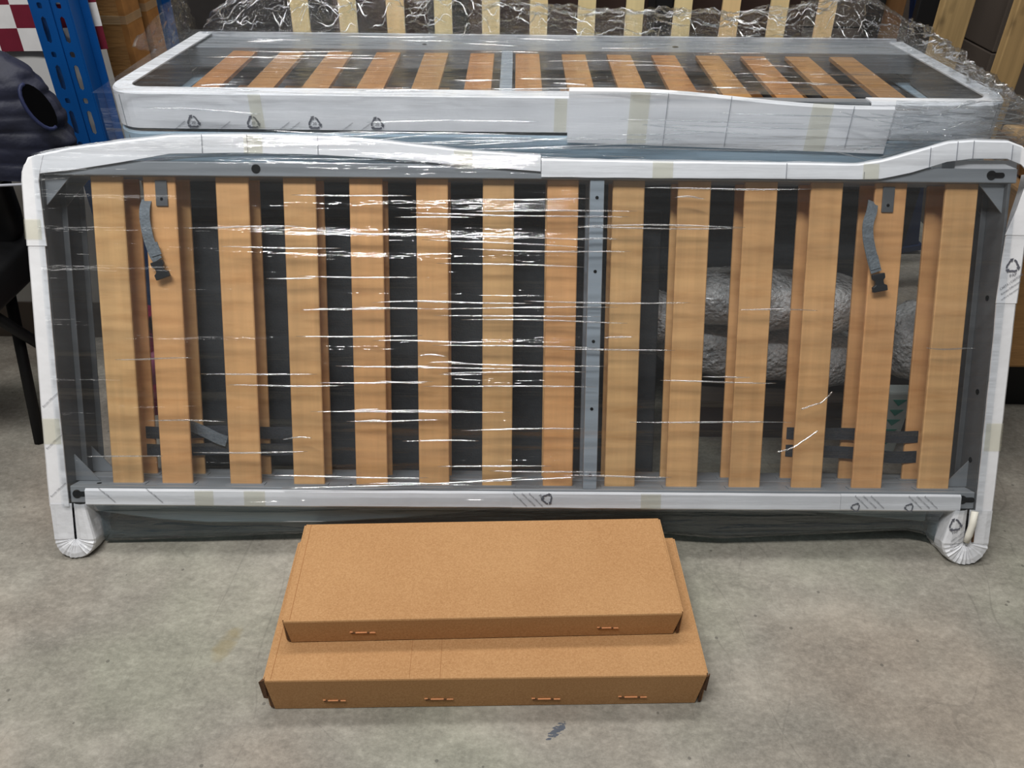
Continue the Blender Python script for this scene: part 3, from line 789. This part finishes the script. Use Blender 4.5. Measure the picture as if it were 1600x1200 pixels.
# ------------------------------------------------------------------ the two kraft cartons in front
def carton(name, label, loc, yaw, wd, dp, h, tabs, bulge=0):
    t = thing(name, label, 'box', loc, (0, 0, yaw), 'flat kraft cartons on the floor')
    mb = MB(); hw = wd/2
    # body with slightly sagging front lower edge and a folded-over lid
    nx = 24
    def sag(x): return .0012*(nz(x*9, h*40)+.6)
    front = [(-hw+.006+(wd-.016)*i/nx) for i in range(nx+1)]
    V = []
    for i, x in enumerate(front):
        xt = -hw+wd*i/nx
        V += [(x, .002, .001+sag(x)*.8), (xt, .0, h-.003), (xt, .0012, h-.0006), (xt, .004, h), (xt*.999, dp-.003, h), (xt*.999, dp, h-.003), (x, dp, .001)]
    k = 7
    mb.add(V, [(i*k+j, i*k+j+1, i*k+k+j+1, i*k+k+j) for i in range(nx) for j in range(k-1)])
    mb.add([V[0], V[6], V[5], V[1]], [(0, 1, 2, 3)]); mb.add([V[nx*k], V[nx*k+1], V[nx*k+5], V[nx*k+6]], [(0, 1, 2, 3)])
    mb.add([V[0], V[nx*k], V[nx*k+6], V[6]], [(0, 1, 2, 3)])
    obj('carton_body', mb, KRAFT, t)
    # side flaps: double wall tucked in, raw edges
    for s in (-1, 1):
        fl_ = obj('side_flap', MB().prism([(s*(hw+.0005), .006), (s*(hw+.0035), .006), (s*(hw+.0035), dp-.004), (s*(hw+.0005), dp-.004)], .004, h-.002, 'z'), KRAFT, t)
        obj('flap_edge', MB().prism([(s*(hw-.005), .002), (s*(hw+.0012), .0035), (s*(hw-.002), .0048)], .004, h-.004, 'z'), CARDEDGE, fl_)
    # lid seam along the left
    obj('lid_seam', MB().box(-hw+.010, -hw+.0112, .004, dp-.004, h-.0002, h+.0003), CREASE, t)
    for (x, z, wv) in tabs:
        tb = MB(); tb.box(x-wv*.30, x+wv*.22, -.0012, .0012, z, z+.0011); tb.box(x-wv*.55, x-wv*.42, -.001, .001, z+.0016, z+.003)
        tb.box(x+wv*.34, x+wv*.6, -.001, .001, z-.0012, z+.0004)
        tt = obj('slot_tab', tb, FIBRE, t)
        obj('slot_gap', MB().box(x-wv*.5, x+wv*.5, -.0006, .001, z-.0016, z-.0004), CARDEDGE, tt)
    return t
big = carton('kraft_carton', 'larger flat kraft carton lying on the concrete floor under the small one', (-.0387, .8883, 0), .0282, .780, .3366, .0863,
             [(-.275, .026, .035), (-.088, .026, .045), (.105, .022, .045), (.262, .024, .045)])
# crushed corners of the big carton
obj('crushed_corner', MB().add([(-.390, .001, .086), (-.401, .004, .078), (-.4005, .006, .030), (-.392, .002, .034), (-.387, .012, .086), (-.398, .016, .030)], [(0, 1, 2, 3), (0, 4, 5, 2, 1), (3, 2, 5)]), CARDEDGE, big, solid=.002)
obj('crushed_corner', MB().add([(.391, .001, .080), (.397, .006, .082), (.3985, .010, .026), (.3900, .003, .040)], [(0, 1, 2, 3)]), CARDEDGE, big, solid=.002)
for x in (-.137, -.083): obj('panel_crease', MB().box(x, x+.0009, .003, .03+.06, .0861, .0866), CREASE, big)
carton('kraft_carton', 'smaller flat kraft carton resting on top of the larger one', (-.0454, .9706, .0868), .0399, .718, .2462, .0606,
       [(-.222, .026, .040), (.225, .024, .034)])

# ------------------------------------------------------------------ things under and behind, seen through the slats
ct = thing('low_carton', 'brown carton on the floor under the bubble wrapped bundles', 'box', (.82, 1.755, 0))
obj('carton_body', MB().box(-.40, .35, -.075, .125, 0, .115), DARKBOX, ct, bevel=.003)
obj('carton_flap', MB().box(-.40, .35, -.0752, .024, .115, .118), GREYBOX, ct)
def bundle(label, c, size, seed, ang=0, mat=BUBBLE, lobes=((0, 1),)):
    mb = MB(); nu, nv = 56, 28
    def P(a, b):
        th = 2*math.pi*b; t = -1+2*a
        r = max(0.0, 1-abs(t)**5)**.45
        lob = 1-.10*abs(math.sin(t*math.pi*1.4+seed))
        d = 1+.10*nz(t*3+seed, math.cos(th)*1.4, math.sin(th)*1.4)+.035*nz(t*11, math.cos(th)*4+seed, math.sin(th)*4)
        cy, cz = math.cos(th), math.sin(th)
        cy = math.copysign(abs(cy)**.8, cy); cz = math.copysign(abs(cz)**.8, cz)
        return (t*size[0]/2*(1+.02*nz(th, seed)), cy*size[1]/2*r*d*lob, cz*size[2]/2*r*d*lob)
    mb.grid(nu, nv, P)
    return tag(obj('bubble_wrap_bundle', mb, mat, None, c, (0, ang, 0), smooth=True), label, 'parcel', 'bubble wrapped parcels behind the slats')
bundle('upper bubble wrapped parcel, longest and topmost of the pile behind the slats', (.640, 1.775, .360), (.48, .20, .135), 1.0, .04)
bundle('lower bubble wrapped parcel lying beneath the topmost one on the brown carton', (.645, 1.785, .206), (.58, .19, .145), 4.2, .10)
bundle('rightmost bubble wrapped parcel beside the last slat on the right', (1.055, 1.775, .245), (.235, .20, .20), 7.7, -.1)
bundle('small bubble wrapped parcel with knotted end, leftmost of the pile', (.325, 1.750, .330), (.125, .15, .125), 9.3, .2)
tb = thing('tape_marked_parcel', 'pale parcel printed with green triangles under the rightmost bubble wrap', 'parcel', (.918, 1.628, 0))
obj('parcel_body', MB().box(-.03, .05, -.018, .018, 0, .20), PARCELW, tb, bevel=.006)
for k in range(5): obj('green_triangle', MB().prism([(.002, .058+.03*k), (.036, .058+.03*k), (.019, .040+.03*k)], -.0192, -.0180, 'y'), GREEN, tb)
pk = thing('pink_roll', 'upright crimson pink film roll between the first two slats', 'roll', (-.955, 1.80, 0))
obj('roll_body', MB().tube([(0, 0, 0), (0, 0, .10), (.002, 0, .2), (0, 0, .285)], [.052, .054, .05, .046], 20), PINK, pk, smooth=True)
obj('paper_sleeve', MB().tube([(0, 0, .10), (0, 0, .19)], .0555, 20), plain('rose_sleeve', (196, 110, 142), .4), pk, smooth=True)

# ------------------------------------------------------------------ left background
bd = thing('display_board', 'pale grey board standing on the floor behind the jacket', 'board', (-1.795, 2.17, 0))
obj('board_face', MB().box(-.80, .715, -.03, .02, .12, 1.5), PANELW, bd)
obj('board_plinth', MB().box(-.80, .70, -.034, .02, 0, .12), GREYBOX, bd)
obj('edge_trim', MB().box(.715, .735, -.034, .024, 0, 1.5), STEEL, bd)
obj('edge_trim', MB().box(.745, .757, -.02, .024, 0, 1.5), PANELW, bd)
fg = thing('checkered_cloth', 'maroon and white checkered cloth hanging over the pale board', 'cloth', (-1.0, 2.122, .845))
sq = .053
for i in range(16):
    for j in range(9):
        x1 = -sq*i; z0 = sq*j
        mat = MAROON if (i+j) % 2 == 0 else CREAM
        def P(a, b):
            x = x1-sq*a; z = z0+sq*b
            return (x, .006*math.sin(x*22)-.004*z, z+.010*math.sin(x*5)*1)
        obj('cloth_square', MB().grid(3, 2, P), mat, fg, solid=.0015)

def upright(loc, wd, dp, h, label, mat, slots=True, rot=(0, 0, 0)):
    u = thing('rack_upright', label, 'rack post', loc, rot)
    mb = MB(); pitch = .108; col = wd/2
    def cell(x0, x1, z0, z1, hw, hh, cx, cz):
        o = [(x0, z0), ((x0+x1)/2, z0), (x1, z0), (x1, (z0+z1)/2), (x1, z1), ((x0+x1)/2, z1), (x0, z1), (x0, (z0+z1)/2)]
        i_ = [(cx-hw*.8, cz-hh*.85), (cx, cz-hh), (cx+hw*.8, cz-hh*.85), (cx+hw, cz), (cx+hw*.8, cz+hh*.85), (cx, cz+hh), (cx-hw*.8, cz+hh*.85), (cx-hw, cz)]
        mb.add([(p[0], 0, p[1]) for p in o+i_], [(k, (k+1) % 8, 8+(k+1) % 8, 8+k) for k in range(8)])
    n = int(h/pitch)
    for k in range(n):
        for c in (0, 1):
            x0 = c*col
            cell(x0, x0+col, k*pitch, k*pitch+.078, .0065, .030, x0+col/2, k*pitch+.040)
            cell(x0, x0+col, k*pitch+.078, (k+1)*pitch, .006, .007, x0+col/2, k*pitch+.093)
    obj('slotted_face', mb, mat, u, solid=.003)
    m2 = MB(); m2.box(-.003, 0, -.0, dp, 0, n*pitch); m2.box(wd, wd+.003, 0, dp, 0, n*pitch)
    m2.box(col-.005, col+.005, -.006, .0, 0, n*pitch)
    obj('side_flange', m2, mat, u)
    obj('side_lip', MB().box(wd+.003, wd+.022, dp-.004, dp, 0, n*pitch), mat, u)
    obj('foot_plate', MB().box(-.012, wd+.02, -.01, dp+.01, 0, .004), mat, u)
    return u
upright((-1.118, 2.045, 0), .088, .055, 1.9, 'bright blue slotted rack upright left of the flat bed frames', BLUE)
pb = thing('rack_post', 'plain blue rack post behind the brown packs at the left', 'rack post', (-1.115, 2.77, 0))
obj('post_body', MB().box(-.028, .026, -.03, .03, 0, 2.1), plain('steel_blue', (52, 92, 140), .45), pb, bevel=.004)
obj('post_edge', MB().box(.026, .031, -.032, .03, 0, 2.1), BLUE, pb)

def pack(loc, wd, dp, h, rot, label, edge):
    p = thing('kraft_pack', label, 'pack', loc, rot, 'tall kraft packs behind the rack post')
    obj('pack_body', MB().box(-wd/2, wd/2, -dp/2, dp/2, 0, h), KRAFT2, p, bevel=.006)
    obj('pack_edge', MB().box(wd/2-.012, wd/2+.004, -dp/2-.004, dp/2, 0, h-.01), plain('kraft_edge', (150, 104, 56), .8, 0, .2, 30), p)
    obj('pack_strap', MB().box(-wd/2-.001, wd/2+.005, -dp/2-.0055, dp/2+.001, .855, .875), TAPE, p)
pack((-1.080, 2.40, 0), .075, .10, 1.5, (0, .0, 0), 'tall brown kraft pack directly right of the checkered cloth', 1)
pack((-1.083, 2.56, 0), .060, .08, 1.5, (0, .0, 0), 'brown kraft pack between the first pack and the blue post', 1)
sh = thing('pale_crossbar', 'short pale bar between the kraft pack and blue post', 'bar', (-1.10, 2.66, .66))
obj('bar_body', MB().box(-.1, .10, -.02, .02, 0, .022), PANELW, sh); obj('bar_stem', MB().box(-.012, .012, -.012, .012, -.66, 0), GREYBOX, sh)

# jacket over a chair
ch = thing('padded_chair', 'black padded chair under the navy jacket at the left edge', 'chair', (-1.36, 1.80, 0))
def pad(cx, cy, cz, sx, sy, sz, e=.35, n=20):
    def P(a, b):
        th = 2*math.pi*a; ph = math.pi*(b-.5)
        f = lambda x: math.copysign(abs(x)**e, x)
        return (cx+sx*f(math.cos(th))*max(0, math.cos(ph))**e, cy+sy*f(math.sin(th))*max(0, math.cos(ph))**e, cz+sz*f(math.sin(ph)))
    return MB().grid(n*2, n, P)
obj('backrest', pad(0, 0, .66, .20, .035, .20), BLACK, ch, smooth=True)
obj('seat', pad(0, -.09, .44, .21, .20, .055), BLACK, ch, smooth=True)
obj('arm_bar', MB().tube([(.20, -.17, .655), (.215, 0, .655)], .012, 8), STEEL_D, ch, smooth=True)
for (a, b) in (((.12, .0, .42), (.155, -.17, .0)), ((-.14, .0, .42), (-.17, -.20, .0)), ((.16, -.2, .42), (.17, .12, .0)), ((-.16, -.2, .42), (-.17, .12, .0))):
    obj('leg', MB().tube([a, b], .014, 8), BLACK, ch, smooth=True)
jk = thing('puffer_jacket', 'dark navy quilted puffer vest draped over the black chair', 'jacket', (-1.36, 1.80, .660))
def jacket(a, b):
    th = 2*math.pi*a; z = .02+.26*b
    rx = lerp([(0, .395), (.25, .385), (.5, .375), (.75, .345), (.88, .30), (.96, .22), (1, .06)], b)
    ry = lerp([(0, .125), (.5, .110), (.8, .095), (.93, .07), (1, .02)], b)
    q = abs(math.sin(b*math.pi*8+.5*nz(math.cos(th)*2, b*3))); puff = 1+.030*q**.5-.03+.035*nz(math.cos(th)*5, math.sin(th)*5, b*9)
    return (rx*math.cos(th)*puff, ry*math.sin(th)*puff*1.1, z+.012*nz(th*1.5, 2)-.05*max(0, math.cos(th))**4*(1-b)*.8)
obj('quilted_shell', MB().grid(72, 60, jacket), NAVY, jk, smooth=True)
ah = [(.366+.014*math.cos(t)-.016*math.sin(t), -.066+.022*math.cos(t), .160+.046*math.sin(t)) for t in [2*math.pi*k/20 for k in range(21)]]
obj('armhole', MB().add(ah[:20], [tuple(range(20))]), HOLE, jk, solid=.002)
obj('armhole_binding', MB().tube(ah[5:17], .004, 8), plain('navy_binding', (24, 32, 66), .6), jk, smooth=True)
obj('hem_piping', MB().tube([(-.35, -.115, .012), (-.1, -.15, .012), (.2, -.14, .012), (.33, -.10, .005), (.385, -.04, -.01)], .003, 6), PIPING, jk, smooth=True)

# ------------------------------------------------------------------ rear background
sb = thing('pale_slat_base', 'pale pine slatted bed base standing upright at the back', 'bed base', (.03, 2.80, 0), (-.04, 0, 0))
for i in range(12):
    x = -.718+.1525*i-.03
    obj('slat', MB().box(x, x+.056, -.006, .006, .10, 1.62), PALE, sb)
obj('base_rail', MB().box(-.85, 1.08, .007, .03, .0, .14), PALE, sb); obj('base_rail', MB().box(-.85, 1.08, .007, .03, 1.56, 1.66), PALE, sb)
def bgbox(x0, x1, z0, z1, y, dp, mat, label, rot=0, cat='box'):
    o = thing('stored_carton', label, cat, ((x0+x1)/2, y+dp/2, z0), (0, 0, rot), 'dark cartons in the rack')
    obj('carton_body', MB().box(-(x1-x0)/2, (x1-x0)/2, -dp/2, dp/2, 0, z1-z0), mat, o, bevel=.004)
    obj('carton_flap', MB().box(-(x1-x0)/2, (x1-x0)/2, -dp/2-.002, -dp/2, (z1-z0)*.5, (z1-z0)*.5+.006), BLACK, o)
    return o
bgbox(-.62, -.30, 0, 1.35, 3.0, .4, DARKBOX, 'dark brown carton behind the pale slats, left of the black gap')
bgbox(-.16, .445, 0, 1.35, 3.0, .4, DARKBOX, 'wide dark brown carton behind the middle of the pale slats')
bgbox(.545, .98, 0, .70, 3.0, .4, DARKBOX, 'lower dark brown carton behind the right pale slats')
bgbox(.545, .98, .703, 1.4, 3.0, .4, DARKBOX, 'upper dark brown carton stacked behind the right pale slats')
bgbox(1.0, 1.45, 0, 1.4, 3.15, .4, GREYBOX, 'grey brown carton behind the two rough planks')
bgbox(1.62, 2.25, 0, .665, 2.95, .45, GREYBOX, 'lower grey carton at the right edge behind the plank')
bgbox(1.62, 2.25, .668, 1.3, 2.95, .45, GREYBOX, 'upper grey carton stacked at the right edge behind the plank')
def post(name, x, y, wx, wy, h, mat, label, cat, rot=(0, 0, 0), extra=None):
    p = thing(name, label, cat, (x, y, 0), rot)
    obj('shaft', MB().box(-wx/2, wx/2, -wy/2, wy/2, 0, h), mat, p, bevel=.003)
    obj('base_end', MB().box(-wx/2-.004, wx/2+.004, -wy/2-.004, wy/2+.004, 0, .01), mat, p)
    return p
post('steel_post', .485, 2.93, .055, .03, 1.6, BLACK, 'black post seen between pale slats right of centre', 'post')
post('steel_post', 1.085, 2.70, .05, .03, 1.6, BLACK, 'narrow black post just right of the last pale slat', 'post')
post('brown_board', 1.155, 2.74, .065, .03, 1.6, wood('brown_board', (122, 88, 56), 'z', .2, .8), 'brown board between the two black posts', 'board')
post('steel_post', 1.222, 2.66, .06, .03, 1.6, BLACK, 'broader black post left of the first rough plank', 'post')
post('rough_plank', 1.240, 2.52, .085, .035, 1.7, PLANK, 'left one of two rough timber planks standing at the right', 'plank')
post('rough_plank', 1.430, 2.50, .072, .035, 1.7, PLANK, 'right one of two rough timber planks, with dark knots', 'plank')
br = thing('rack_brace', 'dark blue rack brace between the two rough planks', 'rack post', (1.46, 2.80, 0), (0, -.20, 0))
obj('brace_body', MB().box(-.05, .035, -.02, .02, .01, 1.5), BLUED, br, bevel=.003); obj('brace_foot', MB().box(-.06, .045, -.03, .03, .01, .03), BLUED, br)

# right edge
kc = thing('kraft_crate', 'yellowish kraft carton at the right edge beside the bed frames', 'box', (1.37, 1.88, 0))
obj('carton_body', MB().box(-.19, .25, -.16, .20, .20, .62), KRAFT2, kc, bevel=.008)
obj('shade_block', MB().box(-.06, .25, -.04, .20, 0, .20), BLACK, kc)  # black block stands in for the dark shade under the carton
tm = thing('timber_end', 'sawn timber block lying on the kraft carton at the right edge', 'timber', (1.30, 1.90, .62))
obj('timber_body', MB().box(-.085, .14, -.12, .16, 0, .085), PLANK, tm, bevel=.008); obj('bark_edge', MB().box(-.092, -.084, -.118, .158, .01, .07), wood('bark', (120, 84, 48), 'y', .3, .9), tm)
